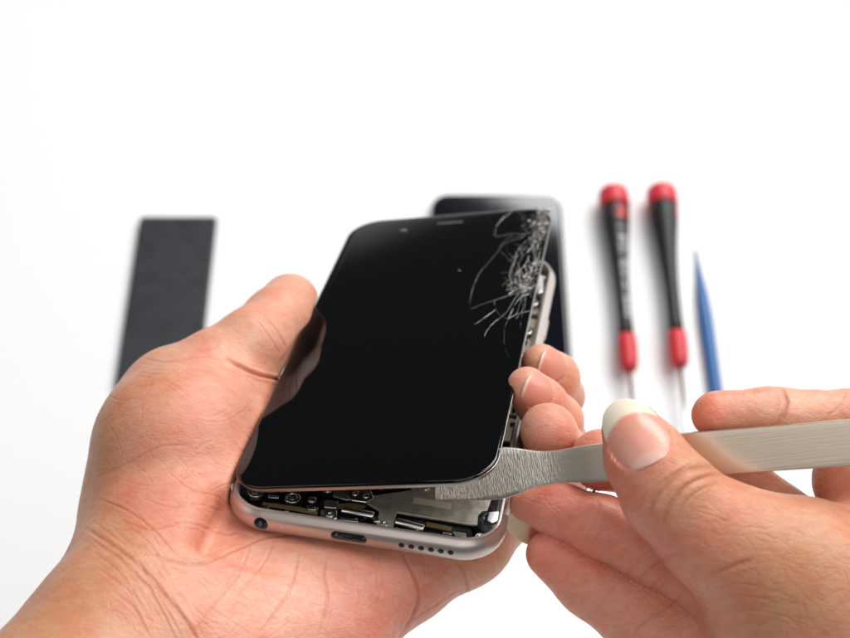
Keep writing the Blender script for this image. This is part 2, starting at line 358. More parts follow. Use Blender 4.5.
for (ix, iy), n, r0, r1 in (((525.5, 285), 20, 5, 20), ((541, 232), 16, 4, 16)):   # fine radial fractures round both impacts
    for k in range(n):
        a = random.uniform(0, 2 * math.pi); r = random.uniform(r0, r1); b = a + random.gauss(0, .25)
        crack([(ix + 1.5 * math.cos(a), iy + 1.5 * math.sin(a)), (ix + r * .5 * math.cos(b), iy + r * .5 * math.sin(b)), (ix + r * math.cos(a), iy + r * math.sin(a))], random.choice([.08, .12, .2]), .05, .05)
    for k in range(7):
        a = random.uniform(0, 6.28); r = random.uniform(4, r1 * .8); s = random.uniform(.5, 1.2)
        crack([(ix + r * math.cos(a + s * t / 4), iy + r * math.sin(a + s * t / 4)) for t in range(5)], random.choice([.07, .1, .14]), .05, .05)
for k in range(70):                                      # hairline web: long radial hairs and short cross links
    ix, iy = random.choice([(525.5, 285), (525.5, 285), (541, 232)]); a = random.uniform(0, 6.283) if ix > 530 else random.choice([random.uniform(1.6, 4.4), random.uniform(0, 6.28)])
    r = random.uniform(10, 46) if math.cos(a) < 0 else random.uniform(6, 14); r0 = random.uniform(2, r * .6); b = a + random.gauss(0, .12)
    crack([(ix + r0 * math.cos(a), iy + r0 * math.sin(a)), (ix + (r0 + r) * .5 * math.cos(b), iy + (r0 + r) * .5 * math.sin(b)), (ix + r * math.cos(a), iy + r * math.sin(a))], random.choice([.05, .07, .1, .14]), .04, .03)
    if k % 3 == 0:
        q = a + random.uniform(.15, .4)
        crack([(ix + r * .7 * math.cos(a), iy + r * .7 * math.sin(a)), (ix + r * .66 * math.cos((a + q) / 2), iy + r * .66 * math.sin((a + q) / 2)), (ix + r * .72 * math.cos(q), iy + r * .72 * math.sin(q))], .08, .04, .02)
for k in range(90):
    ix, iy = random.choice([(541, 222), (537, 245), (533, 268), (527, 286), (547, 215)]); ix += random.gauss(0, 5); iy += random.gauss(0, 6); a = random.gauss(-1.1, .8); r = random.uniform(3, 11)
    crack([(ix, iy), (ix + r * .5 * math.cos(a) + random.gauss(0, .5), iy + r * .5 * math.sin(a)), (ix + r * math.cos(a), iy + r * math.sin(a))], random.choice([.1, .16, .26, .4]), .06, .02)
cr.build('crack_lines', M_crack, scr, False, fix=False)
# loose glass chips in the crushed corner: small tilted facets
sh = MB(); mi = []
cl = [((541, 222), 10, 7, 150), ((547, 228), 6, 9, 60), ((530, 280), 6, 8, 40), ((545, 213), 8, 3, 50), ((549, 236), 5, 12, 45), ((535, 240), 9, 5, 30), ((527, 282), 6, 6, 45), ((537, 268), 4, 12, 40), ((520, 288), 5, 3, 12), ((546, 215), 9, 4, 30)]
for (x, y), sxx, syy, n in cl:
    for k in range(n):
        p = SCR.uv(x + random.gauss(0, sxx * .6), y + random.gauss(0, syy * .6))
        if not inscr(p, .5): continue
        m = random.choice([3, 4, 4]); a0 = random.uniform(0, 6.28); s = random.uniform(.15, .8); t1, t2 = random.gauss(0, .07), random.gauss(0, .07)
        Vv = []
        for j in range(m):
            a = a0 + j * 6.283 / m + random.gauss(0, .25); r = s * random.uniform(.5, 1.2); dx, dy = r * math.cos(a), r * math.sin(a)
            Vv.append((p[0] + dx, p[1] + dy, max(.02, .035 + s * .03 + t1 * dx + t2 * dy)))
        Vv = Vv + [(q[0], q[1], -.05) for q in Vv]
        sh.add(Vv, [tuple(range(m))] + [(j, m + j, m + (j + 1) % m, (j + 1) % m) for j in range(m)])
        c = random.choices(range(5), [3, 4, 5, 7, 2])[0]; mi += [c] * (m + 1)
so_ = sh.build('glass_shards', None, scr, False, fix=False)
for m in M_shards: so_.data.materials.append(m)
if len(so_.data.polygons) == len(mi): so_.data.polygons.foreach_set('material_index', mi)
u, v = SCR.uv(458.5, 271); MB().prism(rrect(.5, .4, .15, 3, u, v), -.02, .06).build('dust_speck', M_crack, scr)

# ------------------------------------------------------------------ steel pry tool (flat bar held in the right hand)
PRY = Frame(I(434.7, 493, 329.5), I(862, 442, 305.) - I(434.7, 493, 329.5), I(600, 400, 319.) - I(600, 470, 321.))
tool = empty('metal_pry_tool', PRY.matrix())
tag(tool, 'flat steel pry tool with hammered blade pushed under the lifted screen', 'pry tool')
def pu(pts): return [tuple(PRY.uv(x, y)) for x, y in pts]
top = [(434.5, 485), (446, 484.2), (462, 483.5), (474, 480), (481, 470), (486, 458), (492, 452), (500, 448.5), (513, 448.5), (527, 450.5), (543, 452), (560, 450.5), (580, 447), (600, 444.3), (640, 439), (690, 433), (770, 426.5), (850, 419.8), (980, 409)]
bot = [(980, 457), (850, 466.5), (777, 471.2), (724, 475), (680, 478), (640, 480.5), (610, 482), (585, 483), (565, 483), (548, 484.5), (534, 488), (520, 493.5), (508, 498), (495, 500), (470, 500.6), (450, 501), (436, 501)]
def smooth_chain(P): return [tuple(q) for q in smoothline(P, 4)]
def bend(u): return 1.6 * max(0., (38 - u) / 38) ** 1.6            # the blade dips slightly under the glass
tt, bb = np.array(smooth_chain(top)), np.array(smooth_chain(bot))[::-1]
xs = np.concatenate([np.linspace(434.6, 520, 70), np.linspace(523, 980, 90)]); NR = 9
bm_ = MB(); V = []
for back in (0, 1):
    for x in xs:
        y0, y1 = np.interp(x, bb[:, 0], bb[:, 1]), np.interp(x, tt[:, 0], tt[:, 1])
        for j in range(NR):
            y = y0 + (y1 - y0) * j / (NR - 1); P = PRY.hit(x, y); d = bend(PRY.loc(P)[0])
            V.append(PRY.loc(P * (1 + d / P[2])) - np.array([0, 0, 1.3 * back]))
n0 = len(xs) * NR; Fc = []
for i in range(len(xs) - 1):
    for j in range(NR - 1):
        a = i * NR + j; Fc += [(a, a + NR, a + NR + 1, a + 1), (n0 + a, n0 + a + 1, n0 + a + NR + 1, n0 + a + NR)]
    for j in (0, NR - 1): a = i * NR + j; Fc.append((a, a + NR, n0 + a + NR, n0 + a))
for i in (0, len(xs) - 1):
    for j in range(NR - 1): a = i * NR + j; Fc.append((a, a + 1, n0 + a + 1, n0 + a))
bm_.add(V, Fc)
M_tool = mat('brushed_steel', (.60, .54, .47), .28, 1.)
tc = N(M_tool, 'ShaderNodeTexCoord'); mp = N(M_tool, 'ShaderNodeMapping'); mp.inputs['Scale'].default_value = (.02, 1, 1); L(M_tool, tc.outputs['Object'], mp.inputs[0])
nz = N(M_tool, 'ShaderNodeTexNoise', Scale=2600, Detail=3); L(M_tool, mp.outputs[0], nz.inputs['Vector'])
mp2 = N(M_tool, 'ShaderNodeMapping'); mp2.inputs['Scale'].default_value = (1.9, .22, 1); mp2.inputs['Rotation'].default_value = (0, 0, .12); L(M_tool, tc.outputs['Object'], mp2.inputs[0])
vo = N(M_tool, 'ShaderNodeTexNoise', Scale=1900, Detail=3, Roughness=.6, Distortion=.5); L(M_tool, mp2.outputs[0], vo.inputs['Vector'])
sep = N(M_tool, 'ShaderNodeSeparateXYZ'); L(M_tool, tc.outputs['Object'], sep.inputs[0])
ms = N(M_tool, 'ShaderNodeMapRange'); ms.inputs[1].default_value = .026; ms.inputs[2].default_value = .036; L(M_tool, sep.outputs[0], ms.inputs[0])   # 0 on the blade, 1 on the handle
mx = N(M_tool, 'ShaderNodeMix', data_type='FLOAT'); L(M_tool, ms.outputs[0], mx.inputs[0]); L(M_tool, vo.outputs[0], mx.inputs[2]); L(M_tool, nz.outputs[0], mx.inputs[3])
st = N(M_tool, 'ShaderNodeMix', data_type='FLOAT'); st.inputs[2].default_value = .28; st.inputs[3].default_value = .035; L(M_tool, ms.outputs[0], st.inputs[0])
bp = N(M_tool, 'ShaderNodeBump', Distance=.00035); L(M_tool, st.outputs[0], bp.inputs['Strength']); L(M_tool, mx.outputs[0], bp.inputs['Height']); L(M_tool, bp.outputs[0], BS(M_tool).inputs['Normal'])
mc = N(M_tool, 'ShaderNodeMix', data_type='RGBA'); mc.inputs[6].default_value = (.90, .85, .76, 1); mc.inputs[7].default_value = (.53, .45, .365, 1); L(M_tool, ms.outputs[0], mc.inputs[0]); L(M_tool, mc.outputs[2], BS(M_tool).inputs['Base Color'])
bl = bm_.build('blade', M_tool, tool); bevel(bl, .22, 3, 50)

# ------------------------------------------------------------------ hands: signed distance fields, meshed by surface nets
def smin(a, b, k):
    h = np.maximum(k - np.abs(a - b), 0) / k; return np.minimum(a, b) - h * h * k * .25
def smax(a, b, k): return -smin(-a, -b, k)
def rcone(P, a, b, r1, r2):                            # round cone between two spheres
    ba = b - a; l2 = ba @ ba; rr = r1 - r2; a2 = l2 - rr * rr; il2 = 1 / l2
    pa = P - a; y = pa @ ba; z = y - l2
    x2 = ((pa * l2 - y[..., None] * ba) ** 2).sum(-1)
    y2 = y * y * l2; z2 = z * z * l2
    k = np.sign(rr) * rr * rr * x2
    return np.where(np.sign(z) * a2 * z2 > k, np.sqrt(x2 + z2) * il2 - r2,
           np.where(np.sign(y) * a2 * y2 < k, np.sqrt(x2 + y2) * il2 - r1, (np.sqrt(x2 * a2 * il2) + y * rr) * il2 - r1))
DOFF = 0.
def node(q):
    px, py, d, r = q
    if isinstance(d, tuple): d = BODY.hit(px, py, d[0])[2]
    else: d += DOFF
    return I(px, py, d), r * d / F
class Grid:
    def __init__(s, lo, hi, h):
        s.lo = np.array(lo, float); s.h = h; s.n = np.ceil((np.array(hi) - s.lo) / h).astype(int) + 1
        s.ax = [s.lo[i] + h * np.arange(s.n[i]) for i in range(3)]
        s.D = np.full(s.n, 50., np.float32)
    def box(s, lo, hi):
        a = np.clip(np.floor((np.array(lo) - s.lo) / s.h).astype(int), 0, s.n); b = np.clip(np.ceil((np.array(hi) - s.lo) / s.h).astype(int) + 1, 0, s.n)
        sl = tuple(slice(a[i], b[i]) for i in range(3))
        if any(b[i] <= a[i] for i in range(3)): return None, None
        P = np.stack(np.meshgrid(*[s.ax[i][sl[i]] for i in range(3)], indexing='ij'), -1)
        return sl, P
    def sample(s, Q, D=None):
        D = s.D if D is None else D
        g = (Q - s.lo) / s.h; g = np.clip(g, 0, s.n - 1.001); i = np.floor(g).astype(int); f = g - i; o = 0
        for dx in (0, 1):
            for dy in (0, 1):
                for dz in (0, 1):
                    o = o + (f[:, 0] if dx else 1 - f[:, 0]) * (f[:, 1] if dy else 1 - f[:, 1]) * (f[:, 2] if dz else 1 - f[:, 2]) * D[i[:, 0] + dx, i[:, 1] + dy, i[:, 2] + dz]
        return o
    def grad(s, Q, e=None):
        e = e or s.h; g = np.stack([s.sample(Q + np.eye(3)[k] * e) - s.sample(Q - np.eye(3)[k] * e) for k in range(3)], 1)
        return g / (np.linalg.norm(g, axis=1)[:, None] + 1e-9)
def chain(g, nodes, k, D=None, pad=6):
    """tapered limb: consecutive round cones, softly joined into field D"""
    D = g.D if D is None else D; pad = k + 4
    N_ = [node(q) for q in nodes]
    if len(N_) == 1: N_.append((N_[0][0] + np.array([0, 0, .01]), N_[0][1] * .999))
    acc = np.full(g.n, 50., np.float32)
    for (a, ra), (b, rb) in zip(N_[:-1], N_[1:]):
        R = max(ra, rb) + pad
        sl, P = g.box(np.minimum(a, b) - R, np.maximum(a, b) + R)
        if sl is None: continue
        d = rcone(P, a, b, ra, rb); acc[sl] = smin(acc[sl], d.astype(np.float32), 2.5)
    idx = np.where(acc < pad)
    D[idx] = smin(D[idx], acc[idx], k)
    return D
def box_sdf(fr, P, lo, hi, r):
    q = (P - fr.o) @ fr.R; c = (np.array(lo) + np.array(hi)) / 2; h = (np.array(hi) - np.array(lo)) / 2 - r
    q = np.abs(q - c) - h
    return np.linalg.norm(np.maximum(q, 0), axis=-1) + np.minimum(q.max(-1), 0) - r
def carve_box(g, fr, lo, hi, r, k):
    C = np.array([fr.out((x, y, z)) for x in (lo[0], hi[0]) for y in (lo[1], hi[1]) for z in (lo[2], hi[2])])
    sl, P = g.box(C.min(0) - 4, C.max(0) + 4)
    if sl is None: return
    g.D[sl] = smax(g.D[sl], -box_sdf(fr, P, lo, hi, r).astype(np.float32), k)
def raycast(g, px, py, d0, d1):
    r = I(px, py, 1.); t = np.arange(d0, d1, .1); d = g.sample(r[None] * t[:, None]); i = np.argmax(d < 0)
    if d[i] >= 0: print('raymiss', px, py); i = np.argmin(d)
    return r * t[i]
def surface_nets(g):
    D = g.D; s = D < 0; n = g.n; X = [slice(0, -1), slice(1, None)]
    cnt = np.zeros(n - 1, np.int8)
    for a in (0, 1):
        for b in (0, 1):
            for c in (0, 1): cnt += s[X[a], X[b], X[c]]
    act = (cnt > 0) & (cnt < 8); ci = np.argwhere(act); vid = np.full(n - 1, -1, np.int64); vid[act] = np.arange(len(ci))
    pos = np.zeros((len(ci), 3)); w = np.zeros(len(ci))
    corners = [(a, b, c) for a in (0, 1) for b in (0, 1) for c in (0, 1)]
    for p in corners:
        for ax in range(3):
            if p[ax] == 0:
                q = list(p); q[ax] = 1
                d0 = D[ci[:, 0] + p[0], ci[:, 1] + p[1], ci[:, 2] + p[2]]; d1 = D[ci[:, 0] + q[0], ci[:, 1] + q[1], ci[:, 2] + q[2]]
                m = (d0 < 0) != (d1 < 0); t = np.where(m, d0 / np.where(m, d0 - d1, 1), 0)
                pp = np.array(p, float)[None] + 0 * pos; pp[:, ax] += t
                pos += pp * m[:, None]; w += m
    V = g.lo + (ci + pos / w[:, None]) * g.h
    Fc = []
    for ax in range(3):
        o1, o2 = [(1, 2), (2, 0), (0, 1)][ax]
        A = [slice(1, -1)] * 3; A[ax] = slice(0, -1); B = list(A); B[ax] = slice(1, None)
        a = s[tuple(A)]; b = s[tuple(B)]; e = np.argwhere(a != b); off = np.array([1, 1, 1]); off[ax] = 0; e = e + off
        fl = s[e[:, 0], e[:, 1], e[:, 2]]
        def v(d1, d2):
            q = e.copy(); q[:, o1] -= d1; q[:, o2] -= d2; return vid[q[:, 0], q[:, 1], q[:, 2]]
        Q = np.stack([v(1, 1), v(0, 1), v(0, 0), v(1, 0)], 1); Q[~fl] = Q[~fl][:, ::-1]; Fc.append(Q)
    return V, np.concatenate(Fc)

def seg_dist(p, line):
    best = np.full(len(p), 1e9); L_ = np.array(line, float); par = np.zeros(len(p))
    for i in range(len(L_) - 1):
        a, b = L_[i], L_[i + 1]; ba = b - a; t = np.clip(((p - a) @ ba) / (ba @ ba), 0, 1); d = np.linalg.norm(p - a - t[:, None] * ba, axis=1)
        m = d < best; best[m] = d[m]; par[m] = (i + t[m]) / (len(L_) - 1)
    return best, par

def subdivide(V, Q):
    E = np.stack([Q, np.roll(Q, -1, 1)], -1).reshape(-1, 2); E.sort(1); u, inv_ = np.unique(E[:, 0] * (len(V) + 1) + E[:, 1], return_inverse=True)
    a, b = u // (len(V) + 1), u % (len(V) + 1); n = len(V); em = inv_.reshape(-1, 4) + n; fc = np.arange(len(Q)) + n + len(u)
    V2 = np.concatenate([V, (V[a] + V[b]) / 2, V[Q].mean(1)])
    Q2 = np.concatenate([np.stack([Q[:, i], em[:, i], fc, em[:, i - 1]], 1) for i in range(4)])
    return V2, Q2
def fast_mesh(name, V, Q, m):
    me = bpy.data.meshes.new(name); me.vertices.add(len(V)); me.vertices.foreach_set('co', (V / 1000).astype(np.float32).ravel())
    me.loops.add(Q.size); me.loops.foreach_set('vertex_index', Q.astype(np.int32).ravel()); me.polygons.add(len(Q))
    me.polygons.foreach_set('loop_start', np.arange(0, Q.size, 4, dtype=np.int32)); me.polygons.foreach_set('use_smooth', [True] * len(Q))
    me.update(calc_edges=True); me.materials.append(m); return me
def skin_mat(name):
    m = mat(name, (.7, .45, .33), .46, 0)
    b = BS(m); b.inputs['Subsurface Weight'].default_value = .13; b.inputs['Subsurface Radius'].default_value = (1, .32, .18); b.inputs['Subsurface Scale'].default_value = .0030
    b.inputs['Specular IOR Level'].default_value = .42
    at = N(m, 'ShaderNodeAttribute', attribute_name='Col'); tc = N(m, 'ShaderNodeTexCoord')
    n1 = N(m, 'ShaderNodeTexNoise', Scale=120, Detail=6, Roughness=.6); L(m, tc.outputs['Object'], n1.inputs['Vector'])
    mp = N(m, 'ShaderNodeMapping'); mp.inputs['Scale'].default_value = (1, 2.4, 1); mp.inputs['Rotation'].default_value = (0, 0, .7); L(m, tc.outputs['Object'], mp.inputs[0])
    n2 = N(m, 'ShaderNodeTexNoise', Scale=260, Detail=6, Roughness=.7, Distortion=.4); L(m, mp.outputs[0], n2.inputs['Vector'])
    r1 = N(m, 'ShaderNodeMapRange'); r1.inputs[1].default_value = .36; r1.inputs[2].default_value = .68; L(m, n1.outputs[0], r1.inputs[0])
    x1 = N(m, 'ShaderNodeMix', data_type='RGBA', blend_type='MULTIPLY'); x1.inputs[7].default_value = (1.0, .70, .64, 1)
    k1 = N(m, 'ShaderNodeMath', operation='MULTIPLY'); k1.inputs[1].default_value = .75; L(m, r1.outputs[0], k1.inputs[0])
    L(m, k1.outputs[0], x1.inputs[0]); L(m, at.outputs['Color'], x1.inputs[6])
    r2 = N(m, 'ShaderNodeMapRange'); r2.inputs[1].default_value = .40; r2.inputs[2].default_value = .66; L(m, n2.outputs[0], r2.inputs[0])
    x2 = N(m, 'ShaderNodeMix', data_type='RGBA', blend_type='MULTIPLY'); x2.inputs[7].default_value = (.84, .66, .58, 1)
    k2 = N(m, 'ShaderNodeMath', operation='MULTIPLY'); k2.inputs[1].default_value = .55; L(m, r2.outputs[0], k2.inputs[0]); L(m, k2.outputs[0], x2.inputs[0]); L(m, x1.outputs[2], x2.inputs[6])
    L(m, x2.outputs[2], b.inputs['Base Color'])
    # fine skin relief: criss-cross lines and pores
    wv = N(m, 'ShaderNodeTexNoise', Scale=300, Detail=2); L(m, tc.outputs['Object'], wv.inputs['Vector'])
    va = N(m, 'ShaderNodeVectorMath', operation='MULTIPLY_ADD'); va.inputs[1].default_value = (.0016, .0016, .0016); L(m, wv.outputs['Color'], va.inputs[0]); L(m, tc.outputs['Object'], va.inputs[2])
    mp3 = N(m, 'ShaderNodeMapping'); mp3.inputs['Scale'].default_value = (1, 1.9, 1.2); mp3.inputs['Rotation'].default_value = (.3, .2, .6); L(m, va.outputs[0], mp3.inputs[0])
    vo = N(m, 'ShaderNodeTexVoronoi', feature='DISTANCE_TO_EDGE', Scale=620); L(m, mp3.outputs[0], vo.inputs['Vector'])
    q = N(m, 'ShaderNodeMapRange'); q.inputs[1].default_value = 0; q.inputs[2].default_value = .16; L(m, vo.outputs['Distance'], q.inputs[0])
    vo2 = N(m, 'ShaderNodeTexVoronoi', feature='DISTANCE_TO_EDGE', Scale=210); L(m, mp3.outputs[0], vo2.inputs['Vector'])
    q2 = N(m, 'ShaderNodeMapRange'); q2.inputs[1].default_value = 0; q2.inputs[2].default_value = .10; L(m, vo2.outputs['Distance'], q2.inputs[0])
    n3 = N(m, 'ShaderNodeTexNoise', Scale=420, Detail=5, Roughness=.65); L(m, tc.outputs['Object'], n3.inputs['Vector'])
    s1 = N(m, 'ShaderNodeMath', operation='MULTIPLY_ADD'); s1.inputs[1].default_value = .45; L(m, q.outputs[0], s1.inputs[0]); L(m, n3.outputs[0], s1.inputs[2])
    s2 = N(m, 'ShaderNodeMath', operation='MULTIPLY_ADD'); s2.inputs[1].default_value = .45; L(m, q2.outputs[0], s2.inputs[0]); L(m, s1.outputs[0], s2.inputs[2])
    bp = N(m, 'ShaderNodeBump', Strength=.34, Distance=.0002); L(m, s2.outputs[0], bp.inputs['Height']); L(m, bp.outputs[0], b.inputs['Normal'])
    rr = N(m, 'ShaderNodeMapRange'); rr.inputs[3].default_value = .30; rr.inputs[4].default_value = .60; L(m, n3.outputs[0], rr.inputs[0]); L(m, rr.outputs[0], b.inputs['Roughness'])
    return m
M_skin = skin_mat('skin')
def nail_mat():
    m = mat('fingernail', (.8, .55, .5), .26, 0); b = BS(m)
    b.inputs['Subsurface Weight'].default_value = .25; b.inputs['Subsurface Radius'].default_value = (1, .5, .4); b.inputs['Subsurface Scale'].default_value = .0015
    at = N(m, 'ShaderNodeAttribute', attribute_name='Col'); L(m, at.outputs['Color'], b.inputs['Base Color'])
    tc = N(m, 'ShaderNodeTexCoord'); mp = N(m, 'ShaderNodeMapping'); mp.inputs['Scale'].default_value = (1, .06, 1); L(m, tc.outputs['Object'], mp.inputs[0])
    n = N(m, 'ShaderNodeTexNoise', Scale=1400, Detail=2); L(m, mp.outputs[0], n.inputs['Vector'])
    bp = N(m, 'ShaderNodeBump', Strength=.10, Distance=.0001); L(m, n.outputs[0], bp.inputs['Height']); L(m, bp.outputs[0], b.inputs['Normal'])
    return m
M_nail = nail_mat()
def set_col(me, C):
    a = me.color_attributes.new('Col', 'FLOAT_COLOR', 'POINT'); a.data.foreach_set('color', np.concatenate([C, np.ones((len(C), 1))], 1).astype(np.float32).ravel())

def hw(t, W_, taper=.08): return W_ * np.power(np.clip(1 - np.abs(t) ** 2.7, 0, 1), 1 / 2.3) * (1 - taper * t)
class Nail:
    def __init__(s, g, px, py, tip, W_, L_, R, R2=40., sink=.25, free=.62, taper=.08, tilt=(0, 0), rng=(270, 400), lun=True, freecol=(.86, .72, .565), axes=None):
        p = raycast(g, px, py, *rng); n = g.grad(p[None], 2.5)[0]
        ex = I(px + tip[0] + .01, py + tip[1], p[2]) - I(px, py, p[2]); y = nrm(ex - n * (ex @ n)); x = np.cross(y, n)
        n = nrm(n + x * tilt[0] + y * tilt[1]); y = nrm(y - n * (y @ n)); x = np.cross(y, n)
        if axes: n = nrm(axes[0]); y = nrm(axes[1]); y = nrm(y - n * (y @ n)); x = np.cross(y, n)
        s.p, s.x, s.y, s.n = p - n * sink, x, y, n
        s.W, s.L, s.R, s.R2, s.free, s.taper, s.lun, s.fc = W_ / 2, L_ / 2, R, R2, free, taper, lun, np.array(freecol)
    def surf(s, a, b): return -a * a / (2 * s.R) - b * b / (2 * s.R2)
    def carve(s, g):
        r = s.L + 4; sl, P = g.box(s.p - r, s.p + r)
        q = P - s.p; a, b, c = q @ s.x, q @ s.y, q @ s.n
        t = b / s.L; w = hw(np.clip(t, -1, 1), s.W, s.taper)
        side = np.abs(a) - (w + .12); end = np.abs(b) - (s.L + .1)
        out = np.maximum(side * .9, end)
        d = smax(out, s.surf(a, b) - .25 - c, .25)
        d = np.where(c < -5, 5, d)
        g.D[sl] = smax(g.D[sl], -d.astype(np.float32), .5)
    def build(s, parent, inv):
        nt, ns = 40, 24; V = []; C = []
        for top_ in (1, 0):
            for i in range(nt + 1):
                t = -math.cos(math.pi * i / nt)
                w = hw(np.array(t), s.W, s.taper)
                for j in range(ns + 1):
                    e = -math.cos(math.pi * j / ns); a = e * w; b = t * s.L
                    z = s.surf(a, b) - (0 if top_ else .38) - (.18 * abs(e) ** 8 if top_ else 0)
                    V.append(s.p + s.x * a + s.y * b + s.n * z)
                    edge = s.free - .22 * (abs(a) / s.W) ** 2.2 + .01 * math.sin(9 * e)
                    f = min(1, max(0, (t - edge) / .09 + .5)); l = 0
                    if s.lun: l = min(1, max(0, (-(t + .74) - .3 * (a / s.W) ** 2 + .12 * a / s.W) / .14 + .5)) * .32
                    bed = np.array([.74, .325, .245]) * (1 - .0 * abs(e)) + np.array([.0, -.06, -.05]) * max(0, t) * (1 - f)
                    c = bed * (1 - l) + np.array([.80, .66, .58]) * l; c = c * (1 - f) + s.fc * f
                    C.append(c)
        m = (nt + 1) * (ns + 1); Fc = []
        for i in range(nt):
            for j in range(ns):
                a = i * (ns + 1) + j; Fc.append((a, a + 1, a + ns + 2, a + ns + 1)); Fc.append((m + a, m + a + ns + 1, m + a + ns + 2, m + a + 1))
        for i in range(nt):
            for j in (0, ns): a = i * (ns + 1) + j; Fc.append((a, a + ns + 1, m + a + ns + 1, m + a) if j == 0 else (a, m + a, m + a + ns + 1, a + ns + 1))
        me = mesh('fingernail', inv(np.array(V)), Fc, True, [M_nail]); set_col(me, np.array(C))
        bm = bmesh.new(); bm.from_mesh(me); bmesh.ops.recalc_face_normals(bm, faces=bm.faces); bm.to_mesh(me); bm.free()
        return link('fingernail', me, parent)

def build_hand(g, origin, base, tints, creases, nails, label):
    for n in nails: n.carve(g)
    D = g.D                                              # keep the mesh closed at the volume's border
    for ax in range(3):
        s0 = [slice(None)] * 3; s0[ax] = 0; D[tuple(s0)] = 1; s0[ax] = -1; D[tuple(s0)] = 1
    V, Q = surface_nets(g)
    for it in range(3):
        if it == 1: V, Q = subdivide(V, Q)
        d = g.sample(V); G = g.grad(V, g.h * .7); V = V - G * np.clip(d, -.3, .3)[:, None]
    Gs = g.grad(V, 1.2)
    p = project(V); front = (Gs * V).sum(1) < 0
    # nearest surface per 2 px cell, so that marks land only on skin that is seen
    key = (np.floor(p[:, 0] / 3).astype(int) + 400) * 4000 + np.floor(p[:, 1] / 3).astype(int) + 400
    zmin = {}; o = np.argsort(-V[:, 2]); zb = np.full(key.max() + 1, 1e9); zb[key[o]] = V[o, 2]
    vis = front & (V[:, 2] < zb[key] + 2.5)
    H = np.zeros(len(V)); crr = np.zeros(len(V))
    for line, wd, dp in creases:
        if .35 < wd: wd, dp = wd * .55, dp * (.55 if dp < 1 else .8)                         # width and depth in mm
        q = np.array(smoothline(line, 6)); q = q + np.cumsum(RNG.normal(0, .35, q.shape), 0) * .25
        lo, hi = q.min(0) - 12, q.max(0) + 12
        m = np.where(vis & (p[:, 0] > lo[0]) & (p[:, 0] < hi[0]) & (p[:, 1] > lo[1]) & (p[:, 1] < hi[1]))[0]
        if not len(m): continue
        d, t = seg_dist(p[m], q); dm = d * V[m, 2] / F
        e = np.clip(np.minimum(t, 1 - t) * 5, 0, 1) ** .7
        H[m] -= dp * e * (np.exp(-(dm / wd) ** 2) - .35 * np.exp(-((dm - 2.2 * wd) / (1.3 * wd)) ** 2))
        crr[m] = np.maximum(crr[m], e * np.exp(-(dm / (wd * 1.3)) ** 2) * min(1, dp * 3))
    # broad soft irregularity of flesh
    def sn(P, f, s): R_ = np.random.default_rng(s).normal(0, 1, (6, 3)); ph = np.random.default_rng(s + 1).uniform(0, 6, 6); return sum(np.sin(P @ (R_[i] * f) + ph[i]) for i in range(6)) / 6
    H += .35 * sn(V, .11, 3) + .12 * sn(V, .35, 5) + .035 * sn(V, 1.3, 8)
    V = V + Gs * H[:, None]
    C = np.tile(np.array(base, float), (len(V), 1))
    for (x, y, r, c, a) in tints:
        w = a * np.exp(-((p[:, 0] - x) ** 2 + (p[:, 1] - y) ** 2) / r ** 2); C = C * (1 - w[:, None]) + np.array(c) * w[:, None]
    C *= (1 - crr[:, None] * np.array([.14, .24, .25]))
    O = c2w(origin)
    inv = lambda P: c2w(P) - O
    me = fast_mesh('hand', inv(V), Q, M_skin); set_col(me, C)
    h = link('hand', me); h.location = O / 1000; tag(h, label, 'hand', None)
    for n in nails: n.build(h, inv)
    print('hand', len(V), 'verts')
    return h

VX = .55
# ---- left hand, palm up under the phone
g = Grid((-135, -112, 262), (52, 22, 445), VX)
w_ = lambda *a: a
chain(g, [(30, 770, (-26,), 118), (125, 655, (-24,), 108), (180, 560, (-22,), 95), (184, 500, (-20,), 97), (181, 452, (-8,), 90)], 10)
def clear(lo, hi, k, fr=BODY): carve_box(g, fr, lo, hi, 2.0, k)
clear((-.8, 3, -.5), (90, 200, 60), 5, SCR)             # the thenar rises beside the screen but not over it
chain(g, [(180, 424, (-12,), 68), (181, 404, (-7,), 58), (216, 376, (-1,), 45), (254, 344, (4.5,), 37), (276, 321, (5,), 33), (290, 303, (4,), 29)], 9)
chain(g, [(208, 412, (-10,), 48), (239, 400, (-6.5,), 35)], 7)
chain(g, [(185, 560, (-26,), 95), (270, 600, (-27,), 85), (330, 590, (-25,), 72), (400, 569, (-21,), 55), (462, 536, (-17.5,), 44), (500, 505, (-18,), 34)], 12)
chain(g, [(230, 660, (-28,), 90), (330, 640, (-26,), 50)], 14)
chain(g, [(240, 520, (-24,), 72), (330, 500, (-26,), 75), (420, 480, (-23,), 62)], 14)
fingers = [
    [(380, 430, (-22,), 50), (480, 430, (-19,), 34), (545, 420, (-14,), 26), (562, 396, (-5,), 21), (556, 377, (4,), 22.5), (541, 363, (10,), 20)],
    [(400, 455, (-22,), 50), (490, 460, (-19,), 34), (560, 445, (-12,), 27), (556, 420, (2,), 25), (541, 403, (9,), 24), (527, 387, (14.5,), 20.5)],
    [(420, 480, (-22,), 50), (500, 490, (-19,), 34), (556, 478, (-10,), 30), (556, 452, (4,), 29), (549, 431, (13,), 28.5)],
    [(430, 500, (-22,), 50), (462, 536, (-17.5,), 44), (500, 505, (-18,), 34), (525, 480, (-15,), 29), (530, 470, (-12,), 26)]]
base_ = g.D.copy(); tot = g.D.copy()
for f_ in fingers: tot = np.minimum(tot, chain(g, f_, 6, base_.copy()))
g.D = tot; del base_, tot
clear((-2, -12, -6.9), (72, 6, 12), 5)
carve_box(g, BODY, (.0, .0, -6.95), (67, 138, 6), 3.0, .8)
carve_box(g, SCR, (-.1, -.1, -2.7), (SW + .15, SH, 0), .8, .6)
